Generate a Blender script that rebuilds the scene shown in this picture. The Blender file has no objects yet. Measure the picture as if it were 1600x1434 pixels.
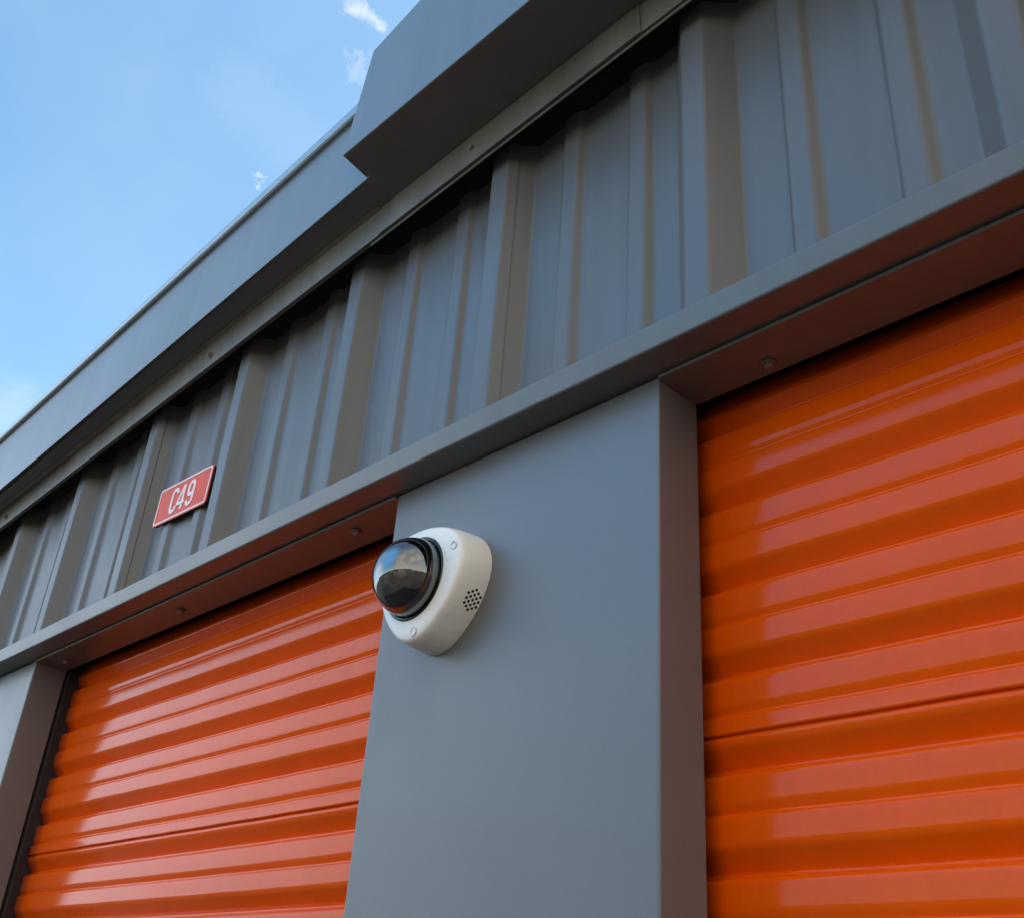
import bpy, bmesh, math, random
from mathutils import Matrix, Vector
random.seed(7)
S = 0.65            # metres per layout unit (header front face stands 1 unit in front of the lens)
H0 = 1.6            # lens height above the ground
GZ = -H0 / S        # ground level in layout units
C = bpy.context.scene.collection

def W(x, y, z):
    return Vector((x * S, y * S, H0 + z * S))

# ------------------------------------------------------------------ materials
def new_mat(name):
    m = bpy.data.materials.new(name); m.use_nodes = True
    nt = m.node_tree
    return m, nt, nt.nodes['Principled BSDF'], nt.links

def noise(nt, scale, detail=4, rough=0.55, vec=None, dist=0.0):
    n = nt.nodes.new('ShaderNodeTexNoise')
    n.inputs['Scale'].default_value = scale; n.inputs['Detail'].default_value = detail
    n.inputs['Roughness'].default_value = rough; n.inputs['Distortion'].default_value = dist
    if vec is not None: nt.links.new(vec, n.inputs['Vector'])
    return n

def mapping(nt, scale):
    tc = nt.nodes.new('ShaderNodeTexCoord'); mp = nt.nodes.new('ShaderNodeMapping')
    mp.inputs['Scale'].default_value = scale
    nt.links.new(tc.outputs['Object'], mp.inputs['Vector'])
    return mp.outputs['Vector']

def painted(name, col, rough=0.35, var=0.10, bump=0.25, coat=0.0, wave=1.0, spec=0.5, streak=0.12):
    """factory painted sheet steel: slight tone variation, rain streaks, orange peel and oil-canning"""
    m, nt, b, L = new_mat(name)
    v = mapping(nt, (1, 1, 1)); vs = mapping(nt, (14, 14, 0.7))
    n1 = noise(nt, 3.0, 5, 0.6, v); n2 = noise(nt, 2.2, 4, 0.6, vs); n3 = noise(nt, 190, 3, 0.7, v)
    def rng(src, lo, hi, a=0.3, c=0.7):
        r = nt.nodes.new('ShaderNodeMapRange'); L.new(src, r.inputs['Value'])
        r.inputs['From Min'].default_value = a; r.inputs['From Max'].default_value = c
        r.inputs['To Min'].default_value = lo; r.inputs['To Max'].default_value = hi
        return r.outputs['Result']
    def mul(a, c):
        k = nt.nodes.new('ShaderNodeMath'); k.operation = 'MULTIPLY'; L.new(a, k.inputs[0]); L.new(c, k.inputs[1]); return k.outputs[0]
    f = mul(mul(rng(n1.outputs['Fac'], 1 - var, 1 + var * .5), rng(n2.outputs['Fac'], 1 - streak, 1 + streak * .3)), rng(n3.outputs['Fac'], .97, 1.03))
    mx = nt.nodes.new('ShaderNodeVectorMath'); mx.operation = 'SCALE'
    mx.inputs[0].default_value = col; L.new(f, mx.inputs['Scale'])
    L.new(mx.outputs[0], b.inputs['Base Color'])
    L.new(rng(n1.outputs['Fac'], rough * 0.85, rough * 1.2), b.inputs['Roughness'])
    b.inputs['Specular IOR Level'].default_value = spec
    b.inputs['Coat Weight'].default_value = coat; b.inputs['Coat Roughness'].default_value = 0.12
    bp = nt.nodes.new('ShaderNodeBump'); bp.inputs['Strength'].default_value = bump; bp.inputs['Distance'].default_value = 0.0004
    L.new(n3.outputs['Fac'], bp.inputs['Height'])
    nw = noise(nt, 4.5, 2, 0.4, v)
    b2 = nt.nodes.new('ShaderNodeBump'); b2.inputs['Strength'].default_value = 0.35 * wave; b2.inputs['Distance'].default_value = 0.006
    L.new(nw.outputs['Fac'], b2.inputs['Height']); L.new(bp.outputs[0], b2.inputs['Normal'])
    L.new(b2.outputs[0], b.inputs['Normal'])
    return m

M_GREY = painted('grey_painted_steel', (0.115, 0.112, 0.108), 0.36, spec=0.65, coat=.05)
M_PIL = painted('grey_painted_flat_steel', (0.130, 0.128, 0.125), 0.40, wave=1.0, spec=0.55, coat=.05, streak=.03, var=.05)
M_CLAD = painted('grey_painted_cladding', (0.112, 0.107, 0.101), 0.42, wave=.5, spec=0.5)
M_EAVE = painted('taupe_flashing_steel', (0.155, 0.135, 0.108), 0.45, var=.2, streak=.25)
M_LIP = painted('pale_gutter_lip_steel', (0.24, 0.28, 0.31), 0.4, var=.08, coat=.4)
M_ORANGE = painted('orange_door_enamel', (0.80, 0.088, 0.0004), 0.13, var=.09, bump=.12, coat=0.0, wave=.35, spec=0.18, streak=.05)
M_LIP.node_tree.nodes['Principled BSDF'].inputs['Metallic'].default_value = .5
M_SCREW = painted('zinc_screw', (0.16, 0.12, 0.10), 0.35, wave=0)
M_FOAM = painted('black_closure_foam', (0.006, 0.006, 0.008), 0.9, wave=0)
M_GUIDE = painted('dark_guide_steel', (0.03, 0.03, 0.033), 0.4, wave=0)
M_WHITE = painted('white_camera_shell', (0.84, 0.785, 0.705), 0.38, var=.05, bump=.5, wave=0, streak=.04)
M_BLACK = painted('black_camera_trim', (0.012, 0.013, 0.014), 0.3, wave=0)
M_HOLE = painted('speaker_hole_black', (0.004, 0.004, 0.004), 0.8, wave=0)
M_RED = painted('red_sign_plate', (0.82, 0.075, 0.022), 0.5, spec=.25, var=.05, wave=.2)
M_SIGNW = painted('white_sign_ink', (0.80, 0.69, 0.62), 0.35, var=.04, wave=0)
M_SIGNE = painted('sign_plate_edge', (0.30, 0.06, 0.03), 0.4, wave=0)
M_ROOF = painted('roof_steel', (0.35, 0.36, 0.36), 0.45)
M_BEIGE = painted('beige_block_wall', (0.30, 0.25, 0.19), 0.8)

def lens_mat(name, col, rough, metallic=0.0):
    m, nt, b, L = new_mat(name)
    b.inputs['Base Color'].default_value = (*col, 1); b.inputs['Roughness'].default_value = rough
    b.inputs['Metallic'].default_value = metallic
    return m
M_BALL = lens_mat('black_gimbal_ball', (0.008, 0.008, 0.009), 0.22)
M_LENS = lens_mat('lens_glass', (0.01, 0.012, 0.02), 0.03)
M_RINGM = lens_mat('lens_ring_metal', (0.62, 0.55, 0.46), 0.35, 0.2)

def dome_mat():
    m = bpy.data.materials.new('smoked_dome_plastic'); m.use_nodes = True
    nt = m.node_tree; nt.nodes.clear(); L = nt.links
    out = nt.nodes.new('ShaderNodeOutputMaterial'); mix = nt.nodes.new('ShaderNodeMixShader')
    tr = nt.nodes.new('ShaderNodeBsdfTransparent'); tr.inputs[0].default_value = (0.62, 0.60, 0.58, 1)
    gl = nt.nodes.new('ShaderNodeBsdfGlossy'); gl.inputs['Roughness'].default_value = 0.015; gl.inputs[0].default_value = (1, 1, 1, 1)
    fr = nt.nodes.new('ShaderNodeFresnel'); fr.inputs['IOR'].default_value = 2.3
    L.new(fr.outputs[0], mix.inputs[0]); L.new(tr.outputs[0], mix.inputs[1]); L.new(gl.outputs[0], mix.inputs[2])
    L.new(mix.outputs[0], out.inputs['Surface'])
    return m
M_DOME = dome_mat()

def ground_mat():
    m, nt, b, L = new_mat('worn_concrete_drive')
    v = mapping(nt, (1, 1, 1))
    n1 = noise(nt, 0.35, 7, 0.65, v, .8); n2 = noise(nt, 60, 4, 0.7, v)
    cr = nt.nodes.new('ShaderNodeValToRGB'); L.new(n1.outputs['Fac'], cr.inputs[0])
    cr.color_ramp.elements[0].position = .3; cr.color_ramp.elements[0].color = (0.040, 0.034, 0.028, 1)
    cr.color_ramp.elements[1].position = .7; cr.color_ramp.elements[1].color = (0.150, 0.125, 0.095, 1)
    mx = nt.nodes.new('ShaderNodeMixRGB'); mx.blend_type = 'MULTIPLY'; mx.inputs[0].default_value = .5
    L.new(cr.outputs[0], mx.inputs[1]); L.new(n2.outputs['Fac'], mx.inputs[2]); L.new(mx.outputs[0], b.inputs['Base Color'])
    b.inputs['Roughness'].default_value = .9
    bp = nt.nodes.new('ShaderNodeBump'); bp.inputs['Strength'].default_value = .4; bp.inputs['Distance'].default_value = .01
    L.new(n2.outputs['Fac'], bp.inputs['Height']); L.new(bp.outputs[0], b.inputs['Normal'])
    return m
M_GROUND = ground_mat()

# ------------------------------------------------------------------ object helpers
def empty(name, loc, label, cat):
    o = bpy.data.objects.new(name, None); o.location = loc; o.empty_display_size = .1
    C.objects.link(o); o['label'] = label; o['category'] = cat
    return o

def root_of(o):
    while o.parent is not None: o = o.parent
    return o

def link(name, bm, mat, parent=None, label=None, smooth=False, bevel=0.0, solid=0.0, seg=2):
    """mesh whose vertices are in world space -> object under parent (origin at the thing's base)"""
    bmesh.ops.remove_doubles(bm, verts=bm.verts, dist=1e-6)
    if not solid: bmesh.ops.recalc_face_normals(bm, faces=bm.faces)
    org = root_of(parent).location.copy() if parent else Vector((0, 0, 0))
    bmesh.ops.translate(bm, verts=bm.verts, vec=-org)
    me = bpy.data.meshes.new(name); bm.to_mesh(me); bm.free()
    me.materials.append(mat)
    o = bpy.data.objects.new(name, me); C.objects.link(o)
    if parent: o.parent = parent
    if label: o['label'] = label
    if smooth:
        for p in me.polygons: p.use_smooth = True
    if solid:
        md = o.modifiers.new('sheet', 'SOLIDIFY'); md.thickness = abs(solid); md.offset = -1 if solid > 0 else 1
    if bevel:
        md = o.modifiers.new('edge', 'BEVEL'); md.width = bevel; md.segments = seg; md.limit_method = 'ANGLE'; md.angle_limit = math.radians(35)
    return o

def box(bm, x0, x1, y0, y1, z0, z1):
    v = [bm.verts.new(W(x, y, z)) for x in (x0, x1) for y in (y0, y1) for z in (z0, z1)]
    for f in ((0, 1, 3, 2), (4, 6, 7, 5), (0, 4, 5, 1), (2, 3, 7, 6), (0, 2, 6, 4), (1, 5, 7, 3)):
        bm.faces.new([v[i] for i in f])

def prism(bm, sections, cap=True, closed=True):
    """sections: list of lists of layout points (x,y,z), same length; lofted in order"""
    rings = [[bm.verts.new(W(*p)) for p in s] for s in sections]
    n = len(rings[0])
    for a, b in zip(rings, rings[1:]):
        for i in range(n if closed else n - 1):
            j = (i + 1) % n
            bm.faces.new((a[i], a[j], b[j], b[i]))
    if cap and closed:
        bm.faces.new(rings[0]); bm.faces.new(rings[-1][::-1])

def fillet(pts, r, n=3):
    out = [pts[0]]
    for a, b, c in zip(pts, pts[1:], pts[2:]):
        a, b, c = Vector(a), Vector(b), Vector(c)
        d1 = (a - b); d2 = (c - b); l = min(r, d1.length * .45, d2.length * .45)
        p, q = b + d1.normalized() * l, b + d2.normalized() * l
        for i in range(n + 1):
            t = i / n
            out.append(tuple(p * (1 - t) ** 2 + b * 2 * t * (1 - t) + q * t * t))
    out.append(pts[-1])
    return out

def revolve(bm, prof, c, axis_dir, n=48):
    """prof (radius, height) in layout units round the axis through c (layout) along axis_dir"""
    ax = Vector(axis_dir).normalized()
    u = ax.orthogonal().normalized(); w = ax.cross(u)
    c = Vector(c); rings = []
    for r, h in prof:
        if r < 1e-7: rings.append([bm.verts.new(W(*(c + ax * h)))])
        else: rings.append([bm.verts.new(W(*(c + ax * h + u * r * math.cos(t) + w * r * math.sin(t)))) for t in (2 * math.pi * k / n for k in range(n))])
    for a, b in zip(rings, rings[1:]):
        for i in range(n):
            j = (i + 1) % n
            if len(a) == 1 and len(b) == 1: continue
            if len(a) == 1: bm.faces.new((a[0], b[i], b[j]))
            elif len(b) == 1: bm.faces.new((a[i], a[j], b[0]))
            else: bm.faces.new((a[i], a[j], b[j], b[i]))

# ------------------------------------------------------------------ the setting
bm = bmesh.new()
R_ = 400
vs = [bm.verts.new(Vector(p)) for p in ((-R_, -R_, 0), (R_, -R_, 0), (R_, R_, 0), (-R_, R_, 0))]
bm.faces.new(vs)
g = link('ground', bm, M_GROUND); g['kind'] = 'structure'; g['label'] = 'worn concrete drive in front of the storage units'

XL, XR = -6.2, 1.9            # ends of the building in layout units
Y1 = 1.157                    # back edge of the jambs
bld = empty('storage_building', W(-2.2, 1.0, GZ), 'grey metal self storage building with orange roll-up doors under ribbed cladding', 'building')

# door openings and the flat posts between them
PIL = [(-5.536, -4.903), (-3.830, -3.197), (-1.491, -0.856), (0.850, 1.485)]
OPEN = [(-4.903, -3.830), (-3.197, -1.491), (-0.856, 0.850)]
OPEN[0] = (-4.903, -3.830)

# flat posts (front face and the two returns of the jambs)
for a, b in PIL:
    bm = bmesh.new()
    pr = fillet([(a + .012, Y1, 0), (a, Y1, 0), (a, 1.062, 0), (b, 1.062, 0), (b, Y1, 0), (b - .012, Y1, 0)], .0045, 4)
    prism(bm, [[(p[0], p[1], GZ + .01) for p in pr], [(p[0], p[1], 0.9035) for p in pr]], closed=False)
    link('door_post', bm, M_PIL, bld, solid=.0012)

# header trim: thin face, deep underside
def header(x0, x1):
    bm = bmesh.new()
    pr = fillet([(0, 1.100, .9065), (0, 1.0045, .9110), (0, .9950, .9485), (0, 1.046, .955)], .004, 4)
    prism(bm, [[(x0, p[1], p[2]) for p in pr], [(x1, p[1], p[2]) for p in pr]], closed=False)
    return link('header_trim', bm, M_GREY, bld, solid=-.001)
header(XL, XR)

# head jambs over each door with a rolled front lip
for a, b in OPEN:
    bm = bmesh.new()
    pr = fillet([(0, 1.058, .9055), (0, 1.058, .9005), (0, Y1, .899), (0, Y1, .912), (0, 1.168, .912)], .0035, 4)
    prism(bm, [[(a + .0015, p[1], p[2]) for p in pr], [(b - .0015, p[1], p[2]) for p in pr]], closed=False)
    hj = link('head_jamb', bm, M_GREY, bld, solid=.001)

def screw(parent, c, axis, r=.0085, mat=M_SCREW):
    bm = bmesh.new()
    revolve(bm, [(0, .0), (r * 1.55, .0), (r * 1.5, .0016), (r * .95, .002)], c, axis, 20)
    revolve(bm, [(r * .95, .0015), (r * .9, .0075), (r * .55, .009), (0, .009)], c, axis, 6)
    return link('screw', bm, mat, parent)
for x, y in ((-.705, 1.128), (-1.672, 1.1), (-2.412, 1.108), (-3.09, 1.108), (.2, 1.11)):
    screw(bld, (x, y, .8972), (0, 0, -1), .0075)

# ribbed wall cladding: one part per sheet
SP, RC5 = .4745, -.7465
YF, YP = 1.015, 1.057
def rib_pts(c):
    return [(c - .0615, YP), (c - .0215, YF), (c + .0215, YF), (c + .0615, YP)]
def Zt(x): return 1.590 + .035 * (x + 1)
def sheet(k0, k1):
    pts = []
    c = RC5 + SP * (k0 - 5)
    pts += [(c + .026, YF + .0052), (c + .0615, YP)]                     # starts under the neighbour's lap
    for k in range(k0, k1):
        c = RC5 + SP * (k - 5)
        for off in (.166, .330):
            m = c + off
            pts += [(m - .026, YP), (m - .018, YP - .0105), (m + .016, YP - .0105), (m + .029, YP)]
        cn = c + SP
        if k + 1 < k1: pts += rib_pts(cn)
    cn = RC5 + SP * (k1 - 5)
    pts += [(cn - .0615, YP), (cn - .0220, YF - .0016), (cn + .0225, YF - .0016), (cn + .0375, YF + .0142)]
    pr = fillet([(p[0], p[1], 0) for p in pts], .0042, 3)
    bm = bmesh.new()
    prism(bm, [[(p[0], p[1], .915) for p in pr], [(p[0], p[1], Zt(p[0]) + .012) for p in pr]], closed=False)
    return link('cladding_sheet', bm, M_CLAD, bld, solid=-.0008)
for k0 in (-5, -2, 1, 4, 7):
    sheet(k0, k0 + 3)

# black closure above the sheets
bm = bmesh.new()
prism(bm, [[(x, .9745, Zt(x) + .006), (x, 1.09, Zt(x)), (x, 1.09, Zt(x) + .08), (x, .9745, Zt(x) + .05)] for x in (XL, XR)])
link('closure_strip', bm, M_FOAM, bld)

# eave flashing strip (three overlapped lengths)
def Zsb(x): return 1.560 + .045 * (x + 1)
def Zst(x): return 1.630 + .037 * (x + 1)
for (x0, x1, dy, dt) in ((XL, -1.560, 0.0, -.009), (-1.565, -.822, -.0022, .0), (-.827, XR, .0002, .002)):
    bm = bmesh.new()
    secs = []
    for x in (x0, x1):
        pr = fillet([(x, .985, Zsb(x) + .004), (x, .9715 + dy, Zsb(x)), (x, .9665 + dy, Zst(x) + dt), (x, .955, Zst(x) + dt + .004)], .0025, 3)
        secs.append(pr)
    prism(bm, secs, closed=False)
    link('eave_flashing', bm, M_EAVE, bld, solid=-.001)
bm = bmesh.new()
prism(bm, [[(x, .9775, Zsb(x) - .0065), (x, .9800, Zsb(x) - .0065), (x, .9800, Zsb(x) + .01), (x, .9775, Zsb(x) + .01)] for x in (-1.60, -.60)])
link('flashing_lip', bm, M_EAVE, bld)
for px, pz in ((-1.26, .045), (-2.28, .040), (-3.62, .035), (-.2, .045)):
    screw(bld, (px, .9680, Zsb(px) + pz * .8), (0, -1, -.05), .0065, M_EAVE)

# gutter: front face, dark underside, pale rolled lip
def Zfb(x): return 1.620 + .055 * (x + 1.529)
def Zft(x): return 1.863 + .053 * (x + 1.635)
YG = .895
bm = bmesh.new()
secs = []
for x, up in ((XL, 0), (-1.5285, 0), (-1.485, .012)):
    secs.append([(x, .9665, Zst(x) - .004 + up), (x, YG, Zfb(x) + up), (x, YG, Zft(x)), (x, YG + .02, Zft(x) + .002), (x, .9665, Zft(x) - .03)])
prism(bm, secs)
gut = link('gutter', bm, M_GREY, bld, bevel=.0015)
bm = bmesh.new()
secs = []
for x in (XL, -1.45):
    w = .012 + .0075 * (x + 3.7) / 2.1
    w = max(.010, w)
    cy, cz = YG - .003, Zft(x) + w
    secs.append([(x, cy + .012 * math.cos(t), cz + w * math.sin(t)) for t in (2 * math.pi * k / 16 for k in range(16))])
prism(bm, secs)
link('rolled_lip', bm, M_LIP, gut, smooth=False)

# boxed fascia that stands proud of the gutter
bm = bmesh.new()
YB = .828
def boxsec(x, ztop, xt):
    return [(x, .9645, Zst(x) - .002), (x, YB, 1.640), (xt, YB, ztop), (xt, .96, ztop)]
secs = [boxsec(-1.529, 1.928, -1.481)] + [boxsec(x, 1.928 + .2 * (min(x, -1.0) + 1.481) + .038 * max(0, x + 1.0), x) for x in [-1.40 + .1 * i for i in range(33)]]
prism(bm, secs)
link('fascia_box', bm, M_GREY, bld, bevel=.002)

# roof, side and back walls
bm = bmesh.new()
prism(bm, [[(x, .93, 1.66), (x, 7.5, 1.80), (x, 7.5, 1.83), (x, .93, 1.69)] for x in (XL, XR)])
link('roof', bm, M_ROOF, bld)
bm = bmesh.new()
box(bm, XL, XR, 7.3, 7.42, GZ, 1.812)
link('rear_wall', bm, M_GREY, bld)
for x0, x1 in ((XL, XL + .06), (XR - .06, XR)):
    bm = bmesh.new(); box(bm, x0, x1, 1.08, 7.29, GZ, 1.672); link('side_wall', bm, M_GREY, bld)
for x0, x1 in ((XL + .07, PIL[0][1] - .01), (PIL[1][0] + .01, PIL[1][1] - .09), (PIL[2][0] + .09, PIL[2][1] - .09), (PIL[3][0] + .09, XR - .07)):
    bm = bmesh.new(); box(bm, x0, x1, 1.30, 7.28, GZ, 1.60); link('light_stop_wall', bm, M_GUIDE, bld)  # unseen inner walls, added to keep stray light out behind the doors
bm = bmesh.new(); box(bm, XL + .065, XR - .065, 1.10, 7.285, 1.605, 1.635); link('light_stop_ceiling', bm, M_GUIDE, bld)  # unseen ceiling added to stop light leaking in from above
for x0, x1 in ((XL, PIL[0][0]), (PIL[3][1], XR)):
    bm = bmesh.new(); box(bm, x0, x1, 1.066, 1.079, GZ, .903); link('front_wall', bm, M_PIL, bld)

# ------------------------------------------------------------------ roll-up doors
PER = .1305
def curtain_profile(phase, z0=GZ + .02, ztop=1.08):
    """(y,z) points top to bottom; valley centre of each pleat at phase + k*PER"""
    YC, D, MG = 1.192, .0200, .0048
    pts = []
    k = int((ztop - phase) / PER)
    while phase + k * PER > z0 + PER:
        zc = phase + k * PER
        pts += [(YC - .0022, zc + .0215), (YC + D, zc - .0120), (YC, zc - .0175)]
        pts += [(YC, zc - .0560), (YC + MG, zc - .0690), (YC - .0022, zc - .0722)]
        k -= 1
    pts.append((YC, z0))
    out = []
    for y, z in pts:
        if z > .86: y += (z - .86) ** 2 * 5.0       # the curtain bends back to its drum
        out.append((y, z))
    return out

def door(x0, x1, phase, seam, label):
    pr3 = fillet([(0, y, z) for y, z in curtain_profile(phase)], .0075, 7)
    d = None
    for part, (lo, hi) in enumerate(((seam, 9), (-9, seam))):
        seg = [p for p in pr3 if lo <= p[2] <= hi]
        if part == 0: seg = [p for p in seg if p[2] > seam + .009] + [(0, 1.1905, seam + .0060), (0, 1.1900, seam + .0045), (0, 1.1900, seam + .0004), (0, 1.1975, seam)]    # upper length laps over the lower
        else: seg = [p for p in seg if p[2] < seam - .006]; seg = [(0, 1.1965, seam + .01), (0, 1.1950, seam - .0020)] + seg
        bm = bmesh.new()
        n = 26
        secs = []
        for i in range(n + 1):
            x = x0 + (x1 - x0) * i / n
            sag = .0012 * math.sin(math.pi * i / n) + .0003 * math.sin(i * 1.9)
            secs.append([(x, p[1] + .0004 * math.sin(i * 1.3 + p[2] * 9), p[2] - sag) for p in seg])
        prism(bm, secs, closed=False)
        if d is None:
            d = link('roll_up_door', bm, M_ORANGE, bld, label, smooth=True, solid=.0008)
        else:
            link('lower_curtain', bm, M_ORANGE, d, smooth=True, solid=.0008)
    for a, b in ((x0 - .075, x0 - .004), (x1 + .004, x1 + .075)):
        bm = bmesh.new()
        box(bm, a, b, Y1 + .006, 1.25, GZ, .90)
        lipx = (a, b + .013) if a < x0 else (a - .013, b)
        box(bm, lipx[0], lipx[1], Y1 + .007, Y1 + .011, GZ + .01, .899)
        link('guide_track', bm, M_GUIDE, d)
    # bottom bar
    bm = bmesh.new(); box(bm, x0 + .01, x1 - .01, 1.185, 1.215, GZ + .001, GZ + .04); link('bottom_bar', bm, M_GUIDE, d, bevel=.002)
    return d
door(-3.202, -1.418, .214, .379, 'orange corrugated roll-up door left of the post with the camera')
door(-.925, .905, .222, .388, 'orange corrugated roll-up door right of the post with the camera')
door(-4.86, -3.875, .214, .379, 'orange corrugated roll-up door at the far left end')

# ------------------------------------------------------------------ unit number sign
sg = empty('unit_sign', W(-2.405, 1.041, 1.13), 'small red unit number plate C49 with white border and rounded corners on the ribbed cladding', 'sign')
def rrect(w, h, r, n=6):
    pts = []
    for cx, cy, a0 in ((w / 2 - r, h / 2 - r, 0), (-w / 2 + r, h / 2 - r, 90), (-w / 2 + r, -h / 2 + r, 180), (w / 2 - r, -h / 2 + r, 270)):
        for i in range(n + 1):
            a = math.radians(a0 + 90 * i / n); pts.append((cx + r * math.cos(a), cy + r * math.sin(a)))
    return pts
SX, SY, SZ, ST = -2.399, 1.036, 1.184, math.radians(-2.6)
def SP3(u, v, d):
    return (SX + u * math.cos(ST) - v * math.sin(ST), SY + d, SZ + u * math.sin(ST) + v * math.cos(ST))
SW, SH = .282, .110
def plate(name, w, h, r, d0, d1, mat, hole=None):
    bm = bmesh.new()
    o = rrect(w, h, r)
    if hole:
        i_ = rrect(*hole)
        R4 = [[bm.verts.new(W(*SP3(u, v, d))) for u, v in q] for q, d in ((o, d0), (o, d1), (i_, d1), (i_, d0))]
        n = len(o)
        for a, b in ((0, 1), (1, 2), (2, 3), (3, 0)):
            for i in range(n):
                j = (i + 1) % n; bm.faces.new((R4[a][i], R4[a][j], R4[b][j], R4[b][i]))
    else:
        prism(bm, [[SP3(u, v, d0) for u, v in o], [SP3(u, v, d1) for u, v in o]])
    return link(name, bm, mat, sg)
plate('back_plate', SW - .003, SH - .003, .010, .0025, .009, M_FOAM)
fp = plate('face_plate', SW, SH, .010, .0, .0022, M_RED)
plate('border', SW - .006, SH - .006, .009, -.0010, -.0003, M_SIGNW, (SW - .016, SH - .016, .006))
# lettering drawn as stroked outlines
def stroke(bm, path, w, k=0):
    L_, R2 = [], []
    n = len(path)
    for i, p in enumerate(path):
        a = Vector(path[max(i - 1, 0)]); b = Vector(path[min(i + 1, n - 1)])
        t = (b - a).normalized(); nn = Vector((-t.y, t.x))
        L_.append(Vector(p) + nn * w / 2); R2.append(Vector(p) - nn * w / 2)
    for dz in (-.0012 - .0004 * k,):
        A = [bm.verts.new(W(*SP3(q.x, q.y, dz))) for q in L_]; B = [bm.verts.new(W(*SP3(q.x, q.y, dz))) for q in R2]
        A2 = [bm.verts.new(W(*SP3(q.x, q.y, -.0002))) for q in L_]; B2 = [bm.verts.new(W(*SP3(q.x, q.y, -.0002))) for q in R2]
    for i in range(n - 1):
        bm.faces.new((A[i], A[i + 1], B[i + 1], B[i])); bm.faces.new((A2[i], B2[i], B2[i + 1], A2[i + 1]))
        bm.faces.new((A[i], A2[i], A2[i + 1], A[i + 1])); bm.faces.new((B[i], B[i + 1], B2[i + 1], B2[i]))
    bm.faces.new((A[0], B[0], B2[0], A2[0])); bm.faces.new((A[-1], A2[-1], B2[-1], B[-1]))
def arc(cx, cy, rx, ry, a0, a1, n=12):
    return [(cx + rx * math.cos(math.radians(a0 + (a1 - a0) * i / n)), cy + ry * math.sin(math.radians(a0 + (a1 - a0) * i / n))) for i in range(n + 1)]
lh, lw, st = .032, .0140, .0105
# C
bm = bmesh.new(); cx = -.044
stroke(bm, arc(cx, lh - lw, lw, lw, 0, 180) + arc(cx, -lh + lw, lw, lw, 180, 360), st); 
link('letter', bm, M_SIGNW, sg)
bm = bmesh.new(); cx = -.002
stroke(bm, [(cx + .006, -lh - .003), (cx + .006, lh + .003)], st)
stroke(bm, [(cx + .003, lh), (cx - .0195, -.014)], st * .8, 1)
stroke(bm, [(cx - .022, -.0165), (cx + .0185, -.0165)], st * .9, 2)
link('numeral', bm, M_SIGNW, sg)
bm = bmesh.new(); cx = .044
stroke(bm, arc(cx, lh - lw, lw, lw, 0, 180) + arc(cx, .010, lw, lw, 180, 360), st)
stroke(bm, [(cx + lw, lh - lw + .002), (cx + lw, -lh + lw)] + arc(cx, -lh + lw, lw, lw, 0, -180), st, 1)
link('numeral', bm, M_SIGNW, sg)
for u in (-.08, .08):     # stand-off pads behind the plate
    bm = bmesh.new(); box(bm, SX + u - .02, SX + u + .02, SY + .0102, YP - .011, SZ - .03, SZ + .03); link('mounting_pad', bm, M_FOAM, sg)

# ------------------------------------------------------------------ dome security camera
CX, CZ, YW = -1.325, .672, 1.0615
cam_t = empty('security_camera', W(CX, YW, CZ), 'white dome security camera with smoked dome and speaker holes on the flat grey post', 'security camera')
def hull_outline(scale, aa=(.052, .042, .045), rho=.0710, n=22, angs=(14, 147, 278)):
    """rounded triangle: hull of three circles, sides slightly bowed"""
    pts = []
    for i, t in enumerate(angs):
        nx = angs[(i + 1) % 3] + (360 if i == 2 else 0)
        pv = angs[i - 1] - (360 if i == 0 else 0)
        a = aa[i]
        c = Vector((a * math.cos(math.radians(t)), a * math.sin(math.radians(t))))
        s0 = (t + pv) / 2 + 4; s1 = (t + nx) / 2 - 4
        for k in range(n + 1):
            th = math.radians(s0 + (s1 - s0) * k / n)
            pts.append((c + Vector((math.cos(th), math.sin(th))) * rho) * scale)
    out = []
    for i, p in enumerate(pts):                      # bow the three sides outwards
        q = pts[(i + 1) % len(pts)]
        out.append(p)
        if (q - p).length > .02 * scale:
            d = q - p; nn = Vector((d.y, -d.x)).normalized()
            for k in range(1, 12):
                t = k / 12
                out.append(p + d * t + nn * (4 * t * (1 - t)) * .0065 * scale)
    # even polar resampling, then smoothing so the corners run into the sides without a kink
    N = 120
    pol = sorted((math.atan2(p.y, p.x), p.length) for p in out)
    pol = [(pol[-1][0] - 2 * math.pi, pol[-1][1])] + pol + [(pol[0][0] + 2 * math.pi, pol[0][1])]
    rad = []
    for k in range(N):
        a = -math.pi + 2 * math.pi * k / N
        for (a0, r0), (a1, r1) in zip(pol, pol[1:]):
            if a0 <= a <= a1:
                rad.append(r0 + (r1 - r0) * ((a - a0) / (a1 - a0) if a1 > a0 else 0)); break
    for _ in range(6):
        rad = [(rad[i - 2] + 2 * rad[i - 1] + 3 * rad[i] + 2 * rad[(i + 1) % N] + rad[(i + 2) % N]) / 9 for i in range(N)]
    return [Vector((rad[k] * math.cos(-math.pi + 2 * math.pi * k / N), rad[k] * math.sin(-math.pi + 2 * math.pi * k / N))) * 1.006 for k in range(N)]
YFACE = 1.000
prof = [(1.000, YW), (1.003, YW - .006), (.990, YW - .024), (.966, YFACE + .016), (.950, YFACE + .008), (.930, YFACE + .0028), (.900, YFACE + .0004), (.80, YFACE - .0012)]
bm = bmesh.new()
rings = []
for s, y in prof:
    rings.append([bm.verts.new(W(CX + q.x, y, CZ + q.y)) for q in hull_outline(s)])
nO = len(rings[0])
circ = []
for q in hull_outline(1.0):
    th = math.atan2(q.y, q.x)
    circ.append((math.cos(th), math.sin(th)))
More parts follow.
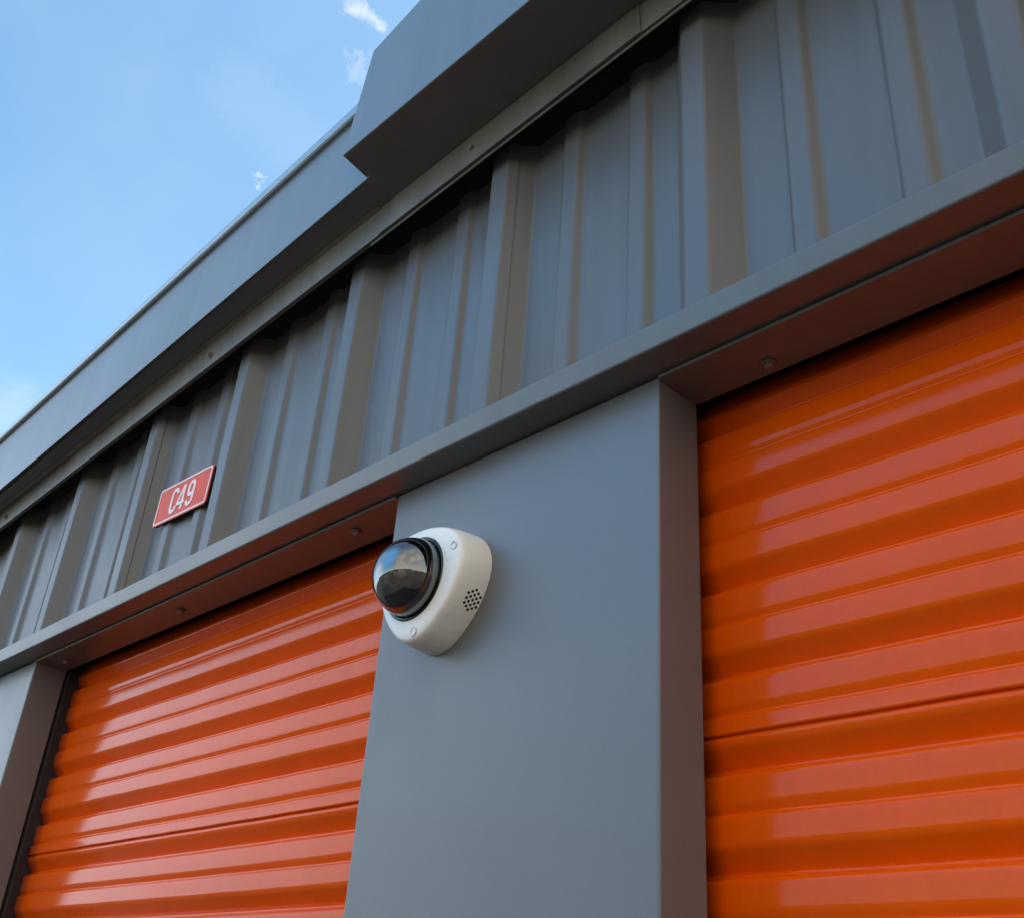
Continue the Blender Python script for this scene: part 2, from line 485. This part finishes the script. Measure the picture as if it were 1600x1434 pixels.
for r, y in ((.0750, YFACE - .0020), (.0735, YFACE - .0016), (.0724, YFACE + .006)):
    rings.append([bm.verts.new(W(CX + r * c, y, CZ + r * s)) for c, s in circ])
for a, b in zip(rings, rings[1:]):
    for i in range(nO):
        j = (i + 1) % nO; bm.faces.new((a[i], a[j], b[j], b[i]))
body = link('housing', bm, M_WHITE, cam_t, smooth=True)
# black trim ring, gimbal ball and lens inside the dome
bm = bmesh.new()
revolve(bm, [(.0722, -.004), (.0719, .0014), (.0704, .0022), (.0684, .0018), (.0673, -.004)], (CX, YFACE, CZ), (0, -1, 0), 64)
link('trim_ring', bm, M_BLACK, cam_t, smooth=True)
bm = bmesh.new()
revolve(bm, [(.0630, -.001), (.0620, .012), (.0580, .018), (.0520, .014), (0.0, .014)], (CX, YFACE, CZ), (0, -1, 0), 64)
link('inner_liner', bm, M_BLACK, cam_t, smooth=False)
LD = Vector((.05, -.86, -.50)).normalized()
BC = Vector((CX, YFACE - .020, CZ))
bm = bmesh.new()
revolve(bm, [(.0345 * math.sin(math.radians(a)), -.0345 * math.cos(math.radians(a))) for a in range(0, 151, 10)] + [(.0160, .0300), (.0150, .0285), (0, .0280)], tuple(BC), tuple(LD), 40)
ball = link('camera_module', bm, M_BALL, cam_t, smooth=True)
bm = bmesh.new()
revolve(bm, [(.0140, .0284), (.0140, .0315), (.0100, .0325), (.0096, .0300)], tuple(BC), tuple(LD), 32)
link('lens_ring', bm, M_RINGM, ball, smooth=True)
bm = bmesh.new()
revolve(bm, [(0, .0330), (.005, .0325), (.0095, .0308), (.0096, .0286)], tuple(BC), tuple(LD), 32)
link('lens', bm, M_LENS, ball, smooth=True)
side = LD.cross(Vector((0, 0, 1))).normalized()
for sgn in (-1, 1):
    bm = bmesh.new()
    d2 = (LD * .80 + side * .52 * sgn + Vector((0, 0, .1))).normalized()
    revolve(bm, [(.0092, .0330), (.0090, .0352), (.006, .0360), (0, .0362)], tuple(BC), tuple(d2), 20)
    link('infrared_lamp', bm, M_RINGM, ball, smooth=True)
# smoked dome
bm = bmesh.new()
RD = .0670
pd = [(RD, 0.0), (RD, .007)] + [(RD * math.cos(math.radians(a)), .007 + RD * .96 * math.sin(math.radians(a))) for a in range(4, 91, 4)]
pd[-1] = (0, .007 + RD * .96)
pd = pd
revolve(bm, pd, (CX, YFACE - .001, CZ), (0, -1, 0), 72)
link('dome_cover', bm, M_DOME, cam_t, smooth=True)
# recessed face screws
for t, rr in ((20.5, .1010), (278, .0960), (147, .0960)):
    x, z = CX + rr * math.cos(math.radians(t)), CZ + rr * math.sin(math.radians(t))
    bm = bmesh.new()
    revolve(bm, [(.0078, .0012), (.0060, .0016), (.0056, .0003), (0, .0002)], (x, YFACE - .0006, z), (0, -1, 0), 24)
    link('screw', bm, M_RINGM, body, smooth=False)
# speaker holes on the lower right side
A1 = Vector((math.cos(math.radians(14)), math.sin(math.radians(14)))) * .053
A3 = Vector((math.cos(math.radians(278)), math.sin(math.radians(278)))) * .045
ed = (A1 - A3).normalized(); nr = Vector((ed.y, -ed.x))
if nr.dot(A1) < 0: nr = -nr
bm = bmesh.new()
rows = ((-2, (-1, 0, 1)), (-1, (-1.5, -.5, .5, 1.5)), (0, (-2, -1, 0, 1, 2)), (1, (-1.5, -.5, .5, 1.5)), (2, (-1, 0, 1)))
for r_, cols in rows:
    for c_ in cols:
        y = YW - .0180 + r_ * .0060
        tt = ((A1 + A3) / 2).dot(ed) + .020 + c_ * .0085
        line = hull_outline(1.003 - .013 * max(0.0, (YW - .006 - y) / .018))
        best = None
        for p0, p1 in zip(line, line[1:] + line[:1]):
            a0, a1 = p0.dot(ed), p1.dot(ed)
            if (a0 - tt) * (a1 - tt) <= 0 and abs(a1 - a0) > 1e-9:
                q = p0 + (p1 - p0) * ((tt - a0) / (a1 - a0))
                if best is None or q.dot(nr) > best.dot(nr): best = q
        pt = best
        revolve(bm, [(.0, .0006), (.0024, .0006), (.0024, -.004)], (CX + pt.x, y, CZ + pt.y), (nr.x, 0, nr.y), 10)
link('speaker_holes', bm, M_HOLE, body)

# ------------------------------------------------------------------ the row of units across the drive (seen in the dome and the doors)
opp = empty('storage_row', (-3, -13, 0), 'low beige storage row across the drive, mirrored in the smoked dome', 'building')
def wbox(name, a, b, mat, parent, **k):
    bm = bmesh.new()
    v = [bm.verts.new(Vector((x, y, z))) for x in (a[0], b[0]) for y in (a[1], b[1]) for z in (a[2], b[2])]
    for f in ((0, 1, 3, 2), (4, 6, 7, 5), (0, 4, 5, 1), (2, 3, 7, 6), (0, 2, 6, 4), (1, 5, 7, 3)): bm.faces.new([v[i] for i in f])
    return link(name, bm, mat, parent, **k)
wbox('wall', (-22, -19, 0), (14, -13, 2.6), M_BEIGE, opp)
wbox('roof', (-22.3, -19.3, 2.604), (14.3, -12.6, 2.8), M_ROOF, opp)
for i in range(12):
    wbox('roll_up_door', (-21 + i * 2.9, -12.995, .01), (-18.8 + i * 2.9, -12.95, 2.15), M_EAVE, opp)

# ------------------------------------------------------------------ camera
R = Matrix(((0.6955391481874826, 0.7154807262088404, 0.06567056998610728),
            (0.30739074131493094, -0.37894053954556833, 0.8728774253254401),
            (0.6494122153859502, -0.5869338956923369, -0.4835001309151107)))
cd = bpy.data.cameras.new('camera'); cam = bpy.data.objects.new('camera', cd); C.objects.link(cam)
cam.matrix_world = Matrix.Translation((0, 0, H0)) @ R.transposed().to_4x4()
cd.sensor_fit = 'HORIZONTAL'; cd.sensor_width = 36; cd.lens = 36 * 1659.22 / 1600
cd.clip_start = .02; cd.clip_end = 3000
bpy.context.scene.camera = cam

# ------------------------------------------------------------------ light
SUN_EL, SUN_AZ = 55.0, 36.0          # azimuth measured from +Y (behind the building) towards +X
sd = Vector((math.sin(math.radians(SUN_AZ)) * math.cos(math.radians(SUN_EL)), math.cos(math.radians(SUN_AZ)) * math.cos(math.radians(SUN_EL)), math.sin(math.radians(SUN_EL))))
sl = bpy.data.lights.new('sun', 'SUN'); sl.energy = 2.3; sl.angle = math.radians(.5); sl.color = (1, .95, .87)
so = bpy.data.objects.new('sun', sl); C.objects.link(so); so.rotation_euler = (-sd).to_track_quat('-Z', 'Y').to_euler()
so.location = (0, 0, 20)

w = bpy.data.worlds.new('World'); bpy.context.scene.world = w; w.use_nodes = True
nt = w.node_tree; L = nt.links
bg = nt.nodes['Background']; bg.inputs['Strength'].default_value = 0.13
sky = nt.nodes.new('ShaderNodeTexSky'); sky.sky_type = 'NISHITA'; sky.sun_disc = False
sky.sun_elevation = math.radians(SUN_EL); sky.sun_rotation = math.radians(SUN_AZ)
sky.air_density = 1.0; sky.dust_density = 0.3; sky.ozone_density = 0.7; sky.altitude = 50
tc = nt.nodes.new('ShaderNodeTexCoord')
def mth(op, a, b=None, c=None, clamp=False):
    n = nt.nodes.new('ShaderNodeMath'); n.operation = op; n.use_clamp = clamp
    for i, s in enumerate((a, b, c)):
        if s is None: continue
        if isinstance(s, (int, float)): n.inputs[i].default_value = s
        else: L.new(s, n.inputs[i])
    return n.outputs[0]
nz = noise(nt, 9.0, 6, 0.62, tc.outputs['Generated'], 0.6)
nzf = noise(nt, 34.0, 6, 0.7, tc.outputs['Generated'], 1.2)
sub = nt.nodes.new('ShaderNodeVectorMath'); sub.operation = 'SUBTRACT'; L.new(nzf.outputs['Color'], sub.inputs[0]); sub.inputs[1].default_value = (.5, .5, .5)
scl = nt.nodes.new('ShaderNodeVectorMath'); scl.operation = 'SCALE'; L.new(sub.outputs[0], scl.inputs[0]); scl.inputs['Scale'].default_value = .045
addv = nt.nodes.new('ShaderNodeVectorMath'); addv.operation = 'ADD'; L.new(tc.outputs['Generated'], addv.inputs[0]); L.new(scl.outputs[0], addv.inputs[1])
def wisp(a, b, r, amt):
    """soft tuft of cloud stretched between directions a and b"""
    a, b = Vector(a), Vector(b); d = b - a; l2 = d.length_squared
    s = nt.nodes.new('ShaderNodeVectorMath'); s.operation = 'SUBTRACT'; L.new(addv.outputs[0], s.inputs[0]); s.inputs[1].default_value = a
    dt = nt.nodes.new('ShaderNodeVectorMath'); dt.operation = 'DOT_PRODUCT'; L.new(s.outputs[0], dt.inputs[0]); dt.inputs[1].default_value = d / l2
    t = mth('MINIMUM', mth('MAXIMUM', dt.outputs['Value'], 0.0), 1.0)
    sc = nt.nodes.new('ShaderNodeVectorMath'); sc.operation = 'SCALE'; sc.inputs[0].default_value = d; L.new(t, sc.inputs['Scale'])
    s2 = nt.nodes.new('ShaderNodeVectorMath'); s2.operation = 'SUBTRACT'; L.new(s.outputs[0], s2.inputs[0]); L.new(sc.outputs[0], s2.inputs[1])
    ln = nt.nodes.new('ShaderNodeVectorMath'); ln.operation = 'LENGTH'; L.new(s2.outputs[0], ln.inputs[0])
    mr = nt.nodes.new('ShaderNodeMapRange'); mr.interpolation_type = 'SMOOTHSTEP'; L.new(ln.outputs['Value'], mr.inputs['Value'])
    mr.inputs['From Min'].default_value = 0; mr.inputs['From Max'].default_value = r; mr.inputs['To Min'].default_value = amt; mr.inputs['To Max'].default_value = 0
    return mr.outputs['Result']
def pix(x, y):
    v = R.transposed() @ Vector((x - 800, 717 - y, -1659.22)); return v.normalized()
m1 = wisp(pix(553, 8), pix(598, 42), .011, .6)
m2 = wisp(pix(560, 92), pix(566, 118), .014, .28)
m3 = wisp(pix(403, 274), pix(407, 282), .009, 1.0)
m4 = wisp(pix(-60, 690), pix(25, 640), .045, .22)
m5 = wisp(pix(380, 150), pix(480, 240), .075, .10)
mm = mth('MAXIMUM', mth('MAXIMUM', mth('MAXIMUM', m1, m2), m3), mth('MAXIMUM', m4, m5))
# broken cloud on the open side, behind the photographer, brightened as added warm fill light
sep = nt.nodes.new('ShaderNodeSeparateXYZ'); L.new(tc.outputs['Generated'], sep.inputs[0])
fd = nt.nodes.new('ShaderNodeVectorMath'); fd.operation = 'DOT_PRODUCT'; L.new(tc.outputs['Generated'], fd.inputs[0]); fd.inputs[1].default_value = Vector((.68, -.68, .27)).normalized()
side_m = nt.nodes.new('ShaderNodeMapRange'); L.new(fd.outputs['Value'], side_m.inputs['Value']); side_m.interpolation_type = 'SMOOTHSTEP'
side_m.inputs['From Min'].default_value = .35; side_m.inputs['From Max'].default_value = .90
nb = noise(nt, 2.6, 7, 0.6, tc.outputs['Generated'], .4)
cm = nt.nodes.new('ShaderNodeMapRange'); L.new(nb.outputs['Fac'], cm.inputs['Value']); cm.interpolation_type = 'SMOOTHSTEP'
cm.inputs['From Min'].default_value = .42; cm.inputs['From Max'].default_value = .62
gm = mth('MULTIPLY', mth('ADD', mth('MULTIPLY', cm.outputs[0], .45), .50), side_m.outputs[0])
# faint veil over the whole sky
nv = noise(nt, 3.2, 6, .55, tc.outputs['Generated'], .3)
vm = nt.nodes.new('ShaderNodeMapRange'); L.new(nv.outputs['Fac'], vm.inputs['Value']); vm.inputs['From Min'].default_value = .35; vm.inputs['From Max'].default_value = .75; vm.inputs['To Max'].default_value = .13
mm = mth('MAXIMUM', mm, vm.outputs[0])
tint = nt.nodes.new('ShaderNodeMixRGB'); tint.blend_type = 'MULTIPLY'; tint.inputs[0].default_value = 1; L.new(sky.outputs[0], tint.inputs[1]); tint.inputs[2].default_value = (.80, .97, .90, 1)
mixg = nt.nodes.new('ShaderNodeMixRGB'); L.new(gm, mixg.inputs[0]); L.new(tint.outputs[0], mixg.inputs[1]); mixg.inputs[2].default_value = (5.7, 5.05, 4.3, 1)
# added blue key light painted into the sky, high on the left
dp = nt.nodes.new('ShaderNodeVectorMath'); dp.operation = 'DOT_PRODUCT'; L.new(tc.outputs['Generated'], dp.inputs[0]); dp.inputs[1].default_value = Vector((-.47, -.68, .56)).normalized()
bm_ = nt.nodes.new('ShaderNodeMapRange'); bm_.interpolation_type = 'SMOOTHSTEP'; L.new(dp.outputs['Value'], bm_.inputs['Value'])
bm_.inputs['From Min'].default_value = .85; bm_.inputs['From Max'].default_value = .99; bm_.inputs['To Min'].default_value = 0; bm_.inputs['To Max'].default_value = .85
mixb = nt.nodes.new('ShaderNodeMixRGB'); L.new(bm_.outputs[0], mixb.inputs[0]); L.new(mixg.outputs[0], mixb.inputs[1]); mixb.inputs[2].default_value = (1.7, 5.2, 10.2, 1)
# sky brightened above the far end, added to put blue sheen on the walls
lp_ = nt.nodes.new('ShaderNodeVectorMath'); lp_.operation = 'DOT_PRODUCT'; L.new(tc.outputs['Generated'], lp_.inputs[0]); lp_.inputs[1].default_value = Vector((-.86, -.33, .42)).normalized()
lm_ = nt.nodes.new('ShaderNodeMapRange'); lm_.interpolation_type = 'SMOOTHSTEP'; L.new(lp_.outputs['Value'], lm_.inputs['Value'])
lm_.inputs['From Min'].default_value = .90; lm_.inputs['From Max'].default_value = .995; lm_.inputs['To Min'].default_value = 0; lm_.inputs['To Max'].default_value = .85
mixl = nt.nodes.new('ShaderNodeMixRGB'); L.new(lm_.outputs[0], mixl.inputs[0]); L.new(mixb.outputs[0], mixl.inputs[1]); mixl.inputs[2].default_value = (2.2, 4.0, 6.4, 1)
# pale glow added low at the far left to brighten grazing reflections
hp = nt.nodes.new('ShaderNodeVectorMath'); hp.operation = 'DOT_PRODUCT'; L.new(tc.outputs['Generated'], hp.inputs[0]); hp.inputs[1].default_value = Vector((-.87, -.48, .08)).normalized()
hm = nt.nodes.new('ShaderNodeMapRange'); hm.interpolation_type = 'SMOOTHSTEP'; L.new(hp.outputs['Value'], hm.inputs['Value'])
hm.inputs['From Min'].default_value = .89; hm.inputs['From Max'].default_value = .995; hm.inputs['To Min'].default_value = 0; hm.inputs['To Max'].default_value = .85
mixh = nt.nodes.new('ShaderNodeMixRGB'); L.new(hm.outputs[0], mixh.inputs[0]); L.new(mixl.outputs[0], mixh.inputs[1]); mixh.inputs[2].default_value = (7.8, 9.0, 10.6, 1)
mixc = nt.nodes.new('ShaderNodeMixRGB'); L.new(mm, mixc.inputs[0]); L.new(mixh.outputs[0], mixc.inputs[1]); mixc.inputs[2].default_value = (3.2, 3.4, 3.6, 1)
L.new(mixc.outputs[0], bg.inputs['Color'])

sc = bpy.context.scene
sc.view_settings.view_transform = 'Standard'; sc.view_settings.look = 'None'; sc.view_settings.gamma = 1
sc.view_settings.exposure = 1.4
sc.render.resolution_x = 1024; sc.render.resolution_y = 917
